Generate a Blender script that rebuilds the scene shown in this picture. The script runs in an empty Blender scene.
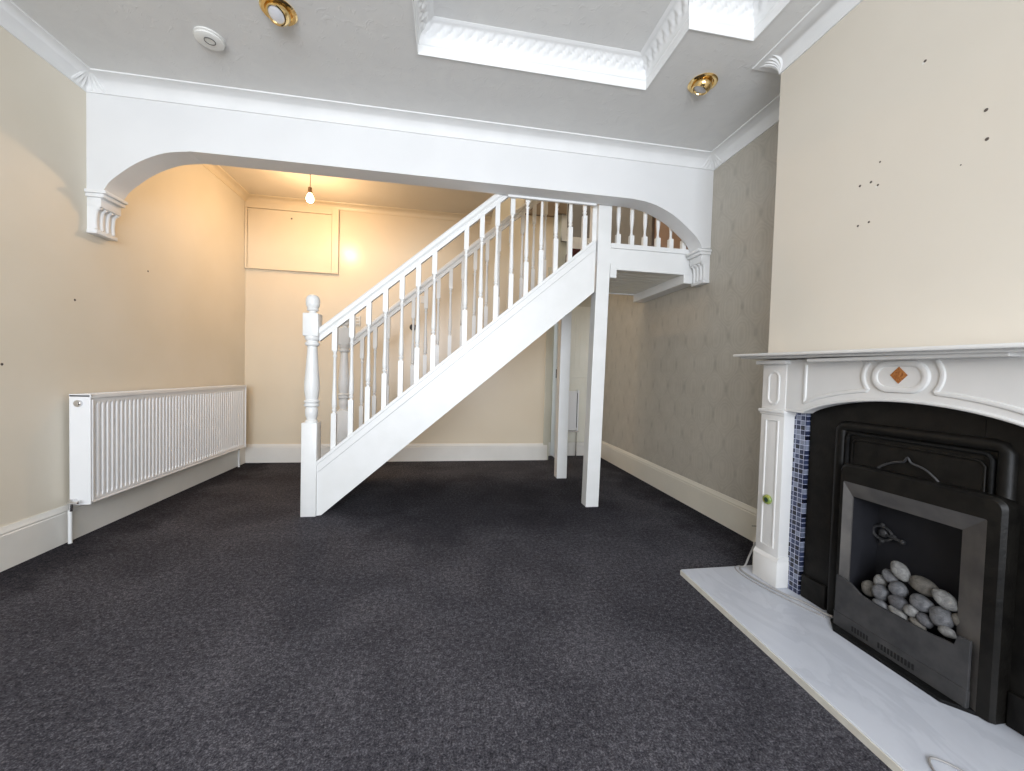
import bpy, bmesh, math, random
from mathutils import Vector, Matrix, noise
S = bpy.context.scene
COL = S.collection
PI = math.pi
sin, cos = math.sin, math.cos
random.seed(7)

# ------------------------------------------------------------ camera
H0 = 1.15
cam_d = bpy.data.cameras.new('camera'); cam = bpy.data.objects.new('camera', cam_d); COL.objects.link(cam)
cam_d.sensor_width = 36.0; cam_d.lens = 389.497 / 1024 * 36.0; cam_d.clip_start = 0.02
rt = Vector((0.98619856, -0.16332509, 0.02715354)); up = Vector((-0.02212521, 0.03252819, 0.9992259))
fw = Vector((0.16408191, 0.98603592, -0.02846565))
M = Matrix.Identity(4)
for i in range(3):
    M[i][0] = rt[i]; M[i][1] = up[i]; M[i][2] = -fw[i]
M[0][3], M[1][3], M[2][3] = 0, 0, H0
cam.matrix_world = M
S.camera = cam

# ------------------------------------------------------------ world, daylight, exposure
S.view_settings.view_transform = 'Standard'; S.view_settings.look = 'None'
S.view_settings.gamma = 1.0; S.view_settings.use_curve_mapping = False
S.view_settings.exposure = 0.0
W = bpy.data.worlds.new('sky'); S.world = W; W.use_nodes = True
bg = W.node_tree.nodes['Background']; bg.inputs[0].default_value = (0.78, 0.88, 1.0, 1); bg.inputs[1].default_value = 1.6

def area(name, loc, target, sx, sy, power, color, spread=180):
    l = bpy.data.lights.new(name, 'AREA'); l.shape = 'RECTANGLE'; l.size = sx; l.size_y = sy
    l.energy = power; l.color = color; l.spread = math.radians(spread)
    o = bpy.data.objects.new(name, l); COL.objects.link(o); o.location = loc
    o.rotation_euler = (Vector(target) - Vector(loc)).to_track_quat('-Z', 'Z').to_euler()
    return o
# daylight through the bay window behind the camera
area('window_daylight', (-0.25, -2.32, 1.75), (-0.25, 3.0, 1.5), 3.0, 1.9, 172, (0.87, 0.92, 1.0), 140)
# dim light of the upper hall falling down the stairwell
area('upper_hall_daylight', (1.15, 4.7, 4.72), (1.3, 4.7, 0), 0.6, 0.6, 22, (1.0, 0.94, 0.82))

XL, XR, YB, YF, HC = -2.395, 2.206, 3.06, 5.13, 3.03
XC, YC = 1.8715, 2.034
YW = -2.2            # window wall
HA = 3.17            # alcove ceiling
YR = 5.40            # wall of the recess beside the far wall
XE = 1.357           # end of the far wall
ZU = 4.75            # ceiling of the stairwell
SX0 = 0.52           # left side of the stairwell opening

# ------------------------------------------------------------ materials
def nodes(name):
    m = bpy.data.materials.new(name); m.use_nodes = True
    nt = m.node_tree; return m, nt, nt.nodes['Principled BSDF']
def coords(nt, scale=(1, 1, 1), src='Object'):
    tc = nt.nodes.new('ShaderNodeTexCoord'); mp = nt.nodes.new('ShaderNodeMapping')
    nt.links.new(tc.outputs[src], mp.inputs[0]); mp.inputs['Scale'].default_value = scale
    return mp.outputs[0]
def noise_n(nt, vec, scale, detail=3, rough=.5, dist=0):
    n = nt.nodes.new('ShaderNodeTexNoise'); n.inputs['Scale'].default_value = scale
    n.inputs['Detail'].default_value = detail; n.inputs['Roughness'].default_value = rough
    n.inputs['Distortion'].default_value = dist; nt.links.new(vec, n.inputs['Vector']); return n.outputs['Fac']
def ramp(nt, fac, stops):
    r = nt.nodes.new('ShaderNodeValToRGB'); nt.links.new(fac, r.inputs[0])
    e = r.color_ramp.elements
    while len(e) < len(stops): e.new(0.5)
    for k, (p_, c) in enumerate(stops):
        e[k].position = p_; e[k].color = (*c, 1) if len(c) == 3 else c
    return r.outputs[0]
def bump(nt, b, h, strength, dist):
    n = nt.nodes.new('ShaderNodeBump'); n.inputs['Strength'].default_value = strength
    n.inputs['Distance'].default_value = dist; nt.links.new(h, n.inputs['Height'])
    nt.links.new(n.outputs[0], b.inputs['Normal'])
def math_n(nt, op, a, b=None):
    n = nt.nodes.new('ShaderNodeMath'); n.operation = op
    for i, v in enumerate((a, b)):
        if v is None: continue
        if isinstance(v, (int, float)): n.inputs[i].default_value = v
        else: nt.links.new(v, n.inputs[i])
    return n.outputs[0]
def mat(name, c1, c2=None, scale=3, rough=.5, bs=0, bscale=60, bd=.002, metal=0, spec=.5, coat=0, lo=.35, hi=.65, detail=3):
    m, nt, b = nodes(name); v = coords(nt)
    b.inputs['Roughness'].default_value = rough; b.inputs['Metallic'].default_value = metal
    b.inputs['Specular IOR Level'].default_value = spec; b.inputs['Coat Weight'].default_value = coat
    c2 = c2 or tuple(x * .93 for x in c1)
    nt.links.new(ramp(nt, noise_n(nt, v, scale, detail), [(lo, c1), (hi, c2)]), b.inputs['Base Color'])
    if bs: bump(nt, b, noise_n(nt, v, bscale, 4), bs, bd)
    return m

M_mantel = mat('mantel_white_paint', (.70, .69, .67), (.67, .66, .64), 6, .36, .15, 30, .0015)
M_white = mat('white_gloss_paint', (.80, .80, .785), (.77, .77, .75), 6, .38, .15, 30, .0015)
M_beam = mat('white_emulsion', (.77, .77, .765), (.74, .74, .735), 2, .75, .15, 40, .002)
M_plaster = mat('white_cornice_plaster', (.82, .82, .81), (.78, .78, .77), 5, .7, .1, 60, .001)
M_skirt = mat('cream_gloss_skirting', (.76, .71, .61), (.73, .68, .58), 4, .38, .1, 20, .001)
M_skirtw = mat('off_white_skirting', (.78, .76, .71), (.74, .72, .67), 4, .4, .1, 20, .001)
M_cream = mat('cream_wall_paint', (.77, .71, .60), (.72, .655, .535), 1.6, .55, .12, 14, .004, lo=.3, hi=.7)
M_far = mat('cream_silk_wall_paint', (.76, .67, .52), (.73, .63, .48), 1.4, .27, .12, 10, .003, lo=.3, hi=.7)
M_breast = mat('beige_wall_paint', (.69, .635, .545), (.66, .605, .515), 1.2, .6, .12, 25, .002)
M_hall = mat('pale_hall_paint', (.66, .64, .54), (.60, .58, .48), 2.5, .25, .15, 12, .004)
M_brass = mat('polished_brass', (.86, .66, .33), (.76, .54, .24), 8, .14, 0, metal=1)
M_chrome = mat('chrome', (.75, .75, .76), None, 5, .18, 0, metal=1)
M_rad = mat('white_enamel', (.84, .84, .84), (.82, .82, .82), 4, .32)
M_cream2 = mat('cream_painted_board', (.77, .68, .52), (.74, .64, .48), 2, .35, .1, 20, .002)
M_panel = mat('pale_gloss_panelling', (.80, .78, .68), (.76, .74, .64), 3, .18, .2, 9, .004)
M_soffit = mat('cream_boarding_paint', (.82, .80, .73), (.79, .77, .69), 6, .45)
M_iron = mat('black_cast_iron', (.004, .004, .004), (.008, .008, .008), 14, .6, .8, 90, .003, spec=.15)
M_iron2 = mat('worn_black_iron', (.009, .008, .0065), (.004, .0035, .003), 20, .45, .6, 60, .002, spec=.22)
M_steel = mat('dark_burnished_metal', (.062, .060, .060), (.038, .038, .040), 16, .5, .1, 80, .0005, metal=.2, spec=.3, detail=6)
M_steel2 = mat('brushed_metal_bevel', (.13, .12, .11), (.075, .07, .068), 9, .42, .1, 80, .0005, metal=.2, detail=6)
M_soot = mat('sooty_firebox', (.005, .005, .008), (.010, .010, .014), 9, .7, .3, 40, .002)
M_slot = mat('slot_black', (.004, .004, .004), None, 5, .8)
M_cable = mat('grey_cable', (.34, .33, .32), (.28, .27, .26), 30, .5)
M_wire = mat('dark_thin_wire', (.06, .055, .05), None, 30, .5)
M_hole = mat('dark_plug_hole', (.13, .10, .08), (.05, .04, .035), 60, .8)
M_filler = mat('white_filler', (.78, .76, .71), None, 60, .8)
M_switch = mat('white_plastic', (.80, .79, .75), None, 5, .35)
M_redcarpet = mat('dark_red_carpet', (.05, .012, .010), (.08, .02, .016), 60, .95, .5, 300, .003)
M_wood = mat('dark_brown_timber', (.26, .19, .12), (.20, .14, .09), 5, .5)
M_taupe = mat('dark_grey_landing_door', (.27, .255, .235), (.22, .205, .19), 2, .5)
M_brown = mat('red_brown_landing_wall', (.40, .27, .20), (.35, .24, .18), 2, .6)
M_ygreen = mat('yellow_green_plastic', (.40, .38, .08), (.16, .25, .06), 30, .4)
M_cord = mat('bulb_cord', (.35, .22, .12), None, 5, .5)
M_glassw = mat('frosted_lens', (.55, .55, .56), (.6, .6, .62), 12, .25)

def ceiling_mat():
    m, nt, b = nodes('textured_ceiling_paper'); v = coords(nt)
    b.inputs['Roughness'].default_value = .8
    n1 = noise_n(nt, v, 5, 4, .6, 1.2); n2 = noise_n(nt, v, 13, 3, .5, 2.5)
    nt.links.new(ramp(nt, n1, [(.3, (.76, .755, .735)), (.7, (.72, .715, .70))]), b.inputs['Base Color'])
    r2 = ramp(nt, n2, [(.58, (0, 0, 0)), (.68, (1, 1, 1))])
    bump(nt, b, r2, .26, .003); return m
M_ceil = ceiling_mat()

def carpet_mat():
    m, nt, b = nodes('charcoal_cut_pile_carpet'); v = coords(nt)
    b.inputs['Roughness'].default_value = .95; b.inputs['Specular IOR Level'].default_value = .05
    b.inputs['Sheen Weight'].default_value = 0
    fine = noise_n(nt, v, 150, 3, .8); mid = noise_n(nt, v, 48, 4, .75); big = noise_n(nt, v, 2.1, 5, .6, .6)
    spk = math_n(nt, 'ADD', math_n(nt, 'MULTIPLY', fine, .6), math_n(nt, 'MULTIPLY', mid, .4))
    s = math_n(nt, 'ADD', spk, math_n(nt, 'MULTIPLY', math_n(nt, 'SUBTRACT', big, .5), .16))
    col = ramp(nt, s, [(.40, (.020, .020, .024)), (.49, (.055, .053, .062)), (.54, (.080, .077, .088)), (.62, (.17, .165, .18))])
    # darker pile along the side walls and below the stairs, with noisy edges
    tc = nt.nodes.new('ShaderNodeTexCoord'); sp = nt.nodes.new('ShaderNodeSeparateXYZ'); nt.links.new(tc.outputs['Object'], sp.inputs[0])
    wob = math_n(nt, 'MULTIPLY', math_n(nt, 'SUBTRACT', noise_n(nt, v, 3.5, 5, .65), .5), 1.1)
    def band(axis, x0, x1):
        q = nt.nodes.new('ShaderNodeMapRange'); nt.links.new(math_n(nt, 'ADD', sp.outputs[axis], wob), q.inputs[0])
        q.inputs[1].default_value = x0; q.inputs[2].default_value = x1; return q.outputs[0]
    dark_pile = math_n(nt, 'MAXIMUM', band(0, -1.95, -2.25), band(0, 1.75, 2.1))
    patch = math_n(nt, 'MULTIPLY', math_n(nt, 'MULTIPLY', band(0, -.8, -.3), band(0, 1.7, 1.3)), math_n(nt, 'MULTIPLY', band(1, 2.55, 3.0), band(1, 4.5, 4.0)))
    dark_pile = math_n(nt, 'MAXIMUM', dark_pile, math_n(nt, 'MULTIPLY', patch, .8))
    mx = nt.nodes.new('ShaderNodeMixRGB'); mx.blend_type = 'MULTIPLY'; nt.links.new(math_n(nt, 'MULTIPLY', dark_pile, .85), mx.inputs[0]); nt.links.new(col, mx.inputs[1]); mx.inputs[2].default_value = (.42, .42, .44, 1)
    nt.links.new(mx.outputs[0], b.inputs['Base Color'])
    bump(nt, b, fine, .8, .006); return m
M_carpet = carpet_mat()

def wallpaper_mat():
    m, nt, b = nodes('taupe_ogee_wallpaper')
    tc = nt.nodes.new('ShaderNodeTexCoord'); sp = nt.nodes.new('ShaderNodeSeparateXYZ'); nt.links.new(tc.outputs['Object'], sp.inputs[0])
    u = math_n(nt, 'MULTIPLY', sp.outputs[1], 2 * PI / .28); w = math_n(nt, 'MULTIPLY', sp.outputs[2], 2 * PI / .43)
    w2 = math_n(nt, 'SUBTRACT', w, math_n(nt, 'MULTIPLY', math_n(nt, 'SINE', math_n(nt, 'MULTIPLY', w, 2.0)), .38))
    F = math_n(nt, 'ADD', math_n(nt, 'COSINE', u), math_n(nt, 'COSINE', w2))
    A = math_n(nt, 'ABSOLUTE', F)
    line = ramp(nt, A, [(.0, (1, 1, 1)), (.14, (0, 0, 0))])
    rib = math_n(nt, 'SINE', math_n(nt, 'MULTIPLY', F, 10.0))
    ribm = math_n(nt, 'MULTIPLY', math_n(nt, 'ADD', rib, 1.0), .5)
    nz = noise_n(nt, coords(nt), 7, 4, .6); nf = noise_n(nt, coords(nt, (1, 60, 2)), 6, 2)
    base = ramp(nt, nz, [(.3, (.50, .46, .395)), (.7, (.43, .395, .335))])
    mx = nt.nodes.new('ShaderNodeMixRGB'); mx.blend_type = 'MIX'; nt.links.new(base, mx.inputs[1]); mx.inputs[2].default_value = (.62, .585, .51, 1)
    fac = math_n(nt, 'MULTIPLY', math_n(nt, 'MULTIPLY', ribm, nf), .46)
    nt.links.new(fac, mx.inputs[0])
    m2 = nt.nodes.new('ShaderNodeMixRGB'); nt.links.new(mx.outputs[0], m2.inputs[1]); m2.inputs[2].default_value = (.16, .145, .12, 1)
    nt.links.new(math_n(nt, 'MULTIPLY', math_n(nt, 'MULTIPLY', line, nz), .22), m2.inputs[0])
    pr_ = math_n(nt, 'MULTIPLY', math_n(nt, 'MULTIPLY', math_n(nt, 'COSINE', u), math_n(nt, 'COSINE', w)), -1.0)
    q = nt.nodes.new('ShaderNodeMapRange'); nt.links.new(pr_, q.inputs[0]); q.inputs[1].default_value = .86; q.inputs[2].default_value = .97
    m3 = nt.nodes.new('ShaderNodeMixRGB'); nt.links.new(m2.outputs[0], m3.inputs[1]); m3.inputs[2].default_value = (.15, .13, .105, 1)
    nt.links.new(math_n(nt, 'MULTIPLY', math_n(nt, 'MULTIPLY', q.outputs[0], nf), .27), m3.inputs[0])
    nt.links.new(m3.outputs[0], b.inputs['Base Color'])
    rr = nt.nodes.new('ShaderNodeMapRange'); nt.links.new(ribm, rr.inputs[0]); rr.inputs[3].default_value = .34; rr.inputs[4].default_value = .55
    nt.links.new(rr.outputs[0], b.inputs['Roughness'])
    bump(nt, b, ribm, .15, .001); return m
M_paper = wallpaper_mat()

def marble_mat():
    m, nt, b = nodes('white_marble'); v = coords(nt, (3.0, 1.3, 1))
    b.inputs['Roughness'].default_value = .28
    n = noise_n(nt, v, 1.9, 7, .55, .9)
    c = ramp(nt, n, [(.40, (.55, .57, .62)), (.50, (.49, .51, .56)), (.54, (.55, .57, .62)), (.68, (.52, .54, .59)), (.75, (.55, .57, .62))])
    nt.links.new(c, b.inputs['Base Color']); return m
M_marble = marble_mat()
M_edge = mat('cream_stone_edge', (.66, .64, .57), (.6, .57, .5), 20, .5)

def mosaic_mat():
    m, nt, b = nodes('blue_glass_mosaic')
    tc = nt.nodes.new('ShaderNodeTexCoord'); sp = nt.nodes.new('ShaderNodeSeparateXYZ'); nt.links.new(tc.outputs['Object'], sp.inputs[0])
    P = .0255
    cy = math_n(nt, 'DIVIDE', sp.outputs[1], P); cz = math_n(nt, 'DIVIDE', sp.outputs[2], P)
    fy, fz = math_n(nt, 'FLOOR', cy), math_n(nt, 'FLOOR', cz)
    cb = nt.nodes.new('ShaderNodeCombineXYZ'); nt.links.new(fy, cb.inputs[0]); nt.links.new(fz, cb.inputs[1])
    wn = nt.nodes.new('ShaderNodeTexWhiteNoise'); wn.noise_dimensions = '2D'; nt.links.new(cb.outputs[0], wn.inputs['Vector'])
    r = nt.nodes.new('ShaderNodeValToRGB'); r.color_ramp.interpolation = 'CONSTANT'; nt.links.new(wn.outputs['Value'], r.inputs[0])
    cols = [(0, (.006, .008, .018)), (.25, (.022, .028, .058)), (.45, (.09, .105, .15)), (.62, (.17, .19, .25)), (.82, (.035, .045, .09))]
    e = r.color_ramp.elements
    while len(e) < 5: e.new(.5)
    for k, (p_, c) in enumerate(cols): e[k].position = p_; e[k].color = (*c, 1)
    gy = math_n(nt, 'SUBTRACT', cy, fy); gz = math_n(nt, 'SUBTRACT', cz, fz)
    g = math_n(nt, 'MAXIMUM', math_n(nt, 'MAXIMUM', math_n(nt, 'LESS_THAN', gy, .10), math_n(nt, 'LESS_THAN', gz, .10)), 0)
    mx = nt.nodes.new('ShaderNodeMixRGB'); nt.links.new(g, mx.inputs[0]); nt.links.new(r.outputs[0], mx.inputs[1]); mx.inputs[2].default_value = (.46, .48, .62, 1)
    nt.links.new(mx.outputs[0], b.inputs['Base Color']); b.inputs['Roughness'].default_value = .15
    bump(nt, b, math_n(nt, 'SUBTRACT', 1.0, g), .6, .002); return m
M_mosaic = mosaic_mat()

def diamond_mat():
    m, nt, b = nodes('orange_brown_marbled_tile'); v = coords(nt)
    n = noise_n(nt, v, 60, 6, .7, 2)
    nt.links.new(ramp(nt, n, [(.35, (.16, .035, .006)), (.55, (.42, .15, .03)), (.7, (.52, .24, .08))]), b.inputs['Base Color'])
    b.inputs['Roughness'].default_value = .25; return m
M_diamond = diamond_mat()
def pebble_mat(name, c1, c2):
    m, nt, b = nodes(name); v = coords(nt)
    n = noise_n(nt, v, 38, 6, .7, 1)
    nt.links.new(ramp(nt, n, [(.35, c2), (.6, c1)]), b.inputs['Base Color']); b.inputs['Roughness'].default_value = .75
    bump(nt, b, n, .3, .003); return m
M_peb = {'grey': pebble_mat('grey_ceramic_pebble', (.15, .15, .155), (.06, .06, .065)),
         'pale': pebble_mat('pale_ceramic_pebble', (.22, .215, .205), (.10, .098, .095)),
         'brown': pebble_mat('buff_ceramic_pebble', (.15, .135, .115), (.065, .06, .052)),
         'dark': pebble_mat('dark_ceramic_pebble', (.11, .108, .115), (.045, .045, .05))}
def emit_mat(name, c, s):
    m, nt, b = nodes(name); b.inputs['Base Color'].default_value = (*c, 1)
    b.inputs['Emission Color'].default_value = (*c, 1); b.inputs['Emission Strength'].default_value = s; return m
M_bulb = emit_mat('lit_bulb_glass', (1.0, .80, .45), 22)

# ------------------------------------------------------------ mesh helpers
WO = {}
class MB:
    def __init__(s): s.bm = bmesh.new()
    def box(s, x0, x1, y0, y1, z0, z1, bev=0):
        r = bmesh.ops.create_cube(s.bm, size=1)
        vs = r['verts']
        for v in vs:
            v.co = Vector(((x0 + x1) / 2 + v.co.x * (x1 - x0), (y0 + y1) / 2 + v.co.y * (y1 - y0), (z0 + z1) / 2 + v.co.z * (z1 - z0)))
        if bev:
            es = list({e for v in vs for e in v.link_edges})
            bmesh.ops.bevel(s.bm, geom=es, offset=bev, segments=2, affect='EDGES', profile=.5)
        return s
    def faces(s, verts, fs):
        vs = [s.bm.verts.new(v) for v in verts]
        for f in fs:
            try: s.bm.faces.new([vs[i] for i in f])
            except ValueError: pass
        return vs
    def prism(s, pts, axis, a, b, bev=0):
        """pts 2D polygon extruded along axis from a to b (axis x: pts=(y,z); y: (x,z); z: (x,y))"""
        def P(q, t): return {'x': (t, q[0], q[1]), 'y': (q[0], t, q[1]), 'z': (q[0], q[1], t)}[axis]
        n = len(pts)
        V = [s.bm.verts.new(P(q, a)) for q in pts] + [s.bm.verts.new(P(q, b)) for q in pts]
        s.bm.faces.new(V[:n]); s.bm.faces.new(V[n:][::-1])
        for i in range(n): s.bm.faces.new([V[i], V[(i + 1) % n], V[n + (i + 1) % n], V[n + i]])
        if bev:
            es = list({e for v in V for e in v.link_edges}); bmesh.ops.bevel(s.bm, geom=es, offset=bev, segments=2, affect='EDGES', profile=.5)
        return s
    def lathe(s, prof, cx, cy, z0=0, seg=20, axis='z'):
        rings = []
        for r, z in prof:
            ring = []
            for k in range(seg):
                a = 2 * PI * k / seg
                if axis == 'z': co = (cx + r * cos(a), cy + r * sin(a), z0 + z)
                elif axis == 'y': co = (cx + r * cos(a), z0 + z, cy + r * sin(a))
                else: co = (z0 + z, cx + r * cos(a), cy + r * sin(a))
                ring.append(s.bm.verts.new(co))
            rings.append(ring)
        for i in range(len(rings) - 1):
            for k in range(seg):
                s.bm.faces.new([rings[i][k], rings[i][(k + 1) % seg], rings[i + 1][(k + 1) % seg], rings[i + 1][k]])
        s.bm.faces.new(rings[0][::-1]); s.bm.faces.new(rings[-1]); return s
    def tube(s, pts, r, seg=8, closed=False):
        pts = [Vector(q) for q in pts]; n = len(pts); rings = []
        ref = None
        for i in range(n):
            if closed: t = pts[(i + 1) % n] - pts[i - 1]
            else: t = pts[min(i + 1, n - 1)] - pts[max(i - 1, 0)]
            t.normalize()
            if ref is None:
                ref = Vector((0, 0, 1)) if abs(t.z) < .9 else Vector((1, 0, 0))
            a = (ref - t * ref.dot(t)).normalized(); b = t.cross(a); ref = a
            rr = r[i] if isinstance(r, (list, tuple)) else r
            rings.append([s.bm.verts.new(pts[i] + a * rr * cos(2 * PI * k / seg) + b * rr * sin(2 * PI * k / seg)) for k in range(seg)])
        m = n if closed else n - 1
        for i in range(m):
            A, B = rings[i], rings[(i + 1) % n]
            for k in range(seg): s.bm.faces.new([A[k], A[(k + 1) % seg], B[(k + 1) % seg], B[k]])
        if not closed: s.bm.faces.new(rings[0][::-1]); s.bm.faces.new(rings[-1])
        return s
    def ball(s, c, r, sx=1, sy=1, sz=1, sub=2):
        q = bmesh.ops.create_icosphere(s.bm, subdivisions=sub, radius=r)
        for v in q['verts']: v.co = Vector((c[0] + v.co.x * sx, c[1] + v.co.y * sy, c[2] + v.co.z * sz))
        return s
    def sweep(s, path, prof, closed=False, z=0):
        """mitred sweep of closed profile [(n,z)] along 2D path; n>0 to the left of travel"""
        n = len(path); P = [Vector(q) for q in path]; rings = []
        for i in range(n):
            d0 = (P[i] - P[i - 1]).normalized() if (closed or i > 0) else None
            d1 = (P[(i + 1) % n] - P[i]).normalized() if (closed or i < n - 1) else None
            if d0 is None: d0 = d1
            if d1 is None: d1 = d0
            n0 = Vector((-d0.y, d0.x)); n1 = Vector((-d1.y, d1.x)); b = (n0 + n1); b = b / max(b.dot(n0), 1e-4)
            rings.append([s.bm.verts.new((P[i].x + b.x * q[0], P[i].y + b.y * q[0], z + q[1])) for q in prof])
        m = len(prof)
        for i in range(n if closed else n - 1):
            A, B = rings[i], rings[(i + 1) % n]
            for k in range(m): s.bm.faces.new([A[k], A[(k + 1) % m], B[(k + 1) % m], B[k]])
        if not closed:
            s.bm.faces.new(rings[0][::-1]); s.bm.faces.new(rings[-1])
        return s
    def xf(s, f):
        for v in s.bm.verts: v.co = Vector(f(v.co))
        return s
    def build(s, name, m, parent=None, smooth=False, origin=None):
        bmesh.ops.remove_doubles(s.bm, verts=s.bm.verts, dist=1e-6)
        bmesh.ops.recalc_face_normals(s.bm, faces=s.bm.faces)
        me = bpy.data.meshes.new(name)
        pw = WO.get(parent.name, Vector()) if parent else Vector()
        ow = Vector(origin) if origin is not None else pw.copy()
        for v in s.bm.verts: v.co -= ow
        s.bm.to_mesh(me); s.bm.free()
        for mm in (m if isinstance(m, list) else [m]): me.materials.append(mm)
        if smooth:
            me.polygons.foreach_set('use_smooth', [True] * len(me.polygons))
            me.set_sharp_from_angle(angle=math.radians(38))
        o = bpy.data.objects.new(name, me); COL.objects.link(o)
        if parent: o.parent = parent
        o.location = ow - pw; WO[o.name] = ow
        return o
def tag(o, label=None, cat=None, group=None, kind=None):
    if label: o['label'] = label
    if cat: o['category'] = cat
    if group: o['group'] = group
    if kind: o['kind'] = kind
    return o
def thing(name, loc, label, cat, group=None):
    o = bpy.data.objects.new(name, None); COL.objects.link(o); o.location = loc; o.empty_display_size = .1
    WO[o.name] = Vector(loc); return tag(o, label, cat, group)
def struct(name, mb, m, smooth=False): return tag(mb.build(name, m, None, smooth), kind='structure')

# ------------------------------------------------------------ room shell
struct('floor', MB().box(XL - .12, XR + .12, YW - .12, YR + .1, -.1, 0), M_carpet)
struct('wall_left', MB().box(XL - .12, XL, YW - .12, YF + .12, 0, HA + .1), M_cream)
# far wall up to the recess, full height into the stairwell
struct('wall_far', MB().box(XL - .12, XE, YF, YF + .12, 0, ZU), M_far)
struct('wall_recess', MB().box(XE - .1, XR + .12, YR, YR + .1, 0, 3.05), M_hall)
struct('wall_right', MB().box(XR, XR + .12, YW - .12, YR, 0, 2.3).box(XR, XR + .12, YW - .12, 3.22, 2.3, HA + .1), M_paper)
struct('wall_upper_right', MB().box(XR, XR + .12, 3.22, YR, 2.3, ZU), M_brown)
mb = MB()
mb.box(XC, XR, 1.74, YC, 0, HC); mb.box(XC, XR, YW, .83, 0, HC); mb.box(XC, XR, .83, 1.74, 1.02, HC)
breast = struct('wall_chimney', mb, M_breast)
# screw and plug holes left in the chimney breast
for i, (y, z) in enumerate([(1.319, 2.458), (1.124, 2.137), (1.117, 2.031), (1.469, 2.136), (1.503, 2.064), (1.551, 2.069), (1.473, 2.037), (1.503, 1.885), (1.551, 1.885), (1.186, 1.976)]):
    r = (.0055, .006, .006, .004, .0055, .0055, .005, .005, .005, .0025)[i]
    h = MB().lathe([(r, 0), (r * .9, -.0012), (r * .3, -.0016)], y, z, XC, 10, 'x').build('screw_hole', M_hole, breast)
    if i in (0, 6):
        MB().lathe([(r * .9, 0), (r * .8, -.0008)], y + .006, z - .005, XC, 10, 'x').build('filler_patch', M_filler, breast)
# chimney marks on left wall
wl = bpy.data.objects['wall_left']
for (y, z) in ((2.974, 1.556), (2.55, 1.13), (3.6, 1.9)):
    MB().lathe([(.008, 0), (.005, .0012)], y, z, XL, 8, 'x').build('screw_hole', M_hole, wl)

# window wall behind the camera with its bay window
mb = MB(); WX0, WX1, WZ0, WZ1 = -1.8, 1.3, .75, 2.75
mb.box(XL, WX0, YW - .12, YW, 0, HC); mb.box(WX1, XR, YW - .12, YW, 0, HC)
mb.box(WX0, WX1, YW - .12, YW, 0, WZ0); mb.box(WX0, WX1, YW - .12, YW, WZ1, HC)
struct('wall_window', mb, M_cream)
mb = MB()
for x in (WX0, WX0 + 1.02, WX1 - 1.06, WX1 - .05): mb.box(x, x + .05, YW - .09, YW - .03, WZ0, WZ1)
mb.box(WX0, WX1, YW - .09, YW - .03, WZ0, WZ0 + .05); mb.box(WX0, WX1, YW - .09, YW - .03, WZ1 - .05, WZ1)
struct('window_1', mb, M_white)

# ceiling with a stepped recess
TZ = .15
tray = [(-.22, 2.43), (1.24, 2.43), (1.24, 1.97), (1.63, 1.97), (1.63, -.3), (1.24, -.3), (1.24, -.75), (-.22, -.75), (-.22, -.3), (-.61, -.3), (-.61, 1.97), (-.22, 1.97)]
mb = MB()
xs = [XL - .12, -.61, -.22, 1.24, 1.63, XR + .12]; ys = [YW - .12, -.75, -.3, 1.97, 2.43, YB + .17]
def in_tray(x, y): return (-.22 < x < 1.24 and -.75 < y < 2.43) or (-.61 < x < 1.63 and -.3 < y < 1.97)
for i in range(5):
    for j in range(5):
        if not in_tray((xs[i] + xs[i + 1]) / 2, (ys[j] + ys[j + 1]) / 2):
            mb.box(xs[i], xs[i + 1], ys[j], ys[j + 1], HC, HC + TZ + .01)
mb.box(-.7, 1.72, -.85, 2.52, HC + TZ, HC + TZ + .05)
bmesh.ops.remove_doubles(mb.bm, verts=mb.bm.verts, dist=1e-5)
struct('ceiling', mb, M_ceil)
struct('ceiling_alcove', MB().box(XL - .12, SX0, YB + .18, YF + .0, HA, HA + .1), mat('alcove_ceiling_paint', (.72, .66, .56), (.68, .62, .52), 2, .6, .1, 15, .003))
# stairwell shaft
mb = MB(); mb.box(SX0 - .1, SX0, YB + .18, YF, HA + .1, ZU); mb.box(SX0 - .1, XR, YB + .08, YB + .18, HC + .16, ZU)
struct('wall_stairwell', mb, M_far)
struct('ceiling_stairwell', MB().box(SX0 - .1, XR + .12, YB + .08, YR + .1, ZU, ZU + .08), M_ceil)
# the wall behind the upper landing, with a dark door
mb = MB(); mb.box(XE - .1, 1.62, YR, YR + .1, 3.05, ZU); mb.box(1.62, XR + .12, YR, YR + .1, 4.6, ZU)
struct('wall_landing', mb, M_hall)
struct('door_1', MB().box(1.62, XR + .12, YR + .03, YR + .08, 3.05, 4.6), M_taupe)
struct('door_2', MB().box(XR - .03, XR, 4.02, 5.3, 2.4, 4.4, .004), M_taupe)
struct('trim_1', MB().box(1.545, 1.62, YR - .03, YR + .03, 3.05, 4.65).box(1.545, XR - .035, YR - .035, YR, 3.05, 3.12), M_skirtw)
struct('trim_2', MB().box(.96, XE, YF - .04, YF, 3.27, 3.5).box(XE, 1.60, YR - .06, YR, 3.42, 3.65), M_wood)

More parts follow.
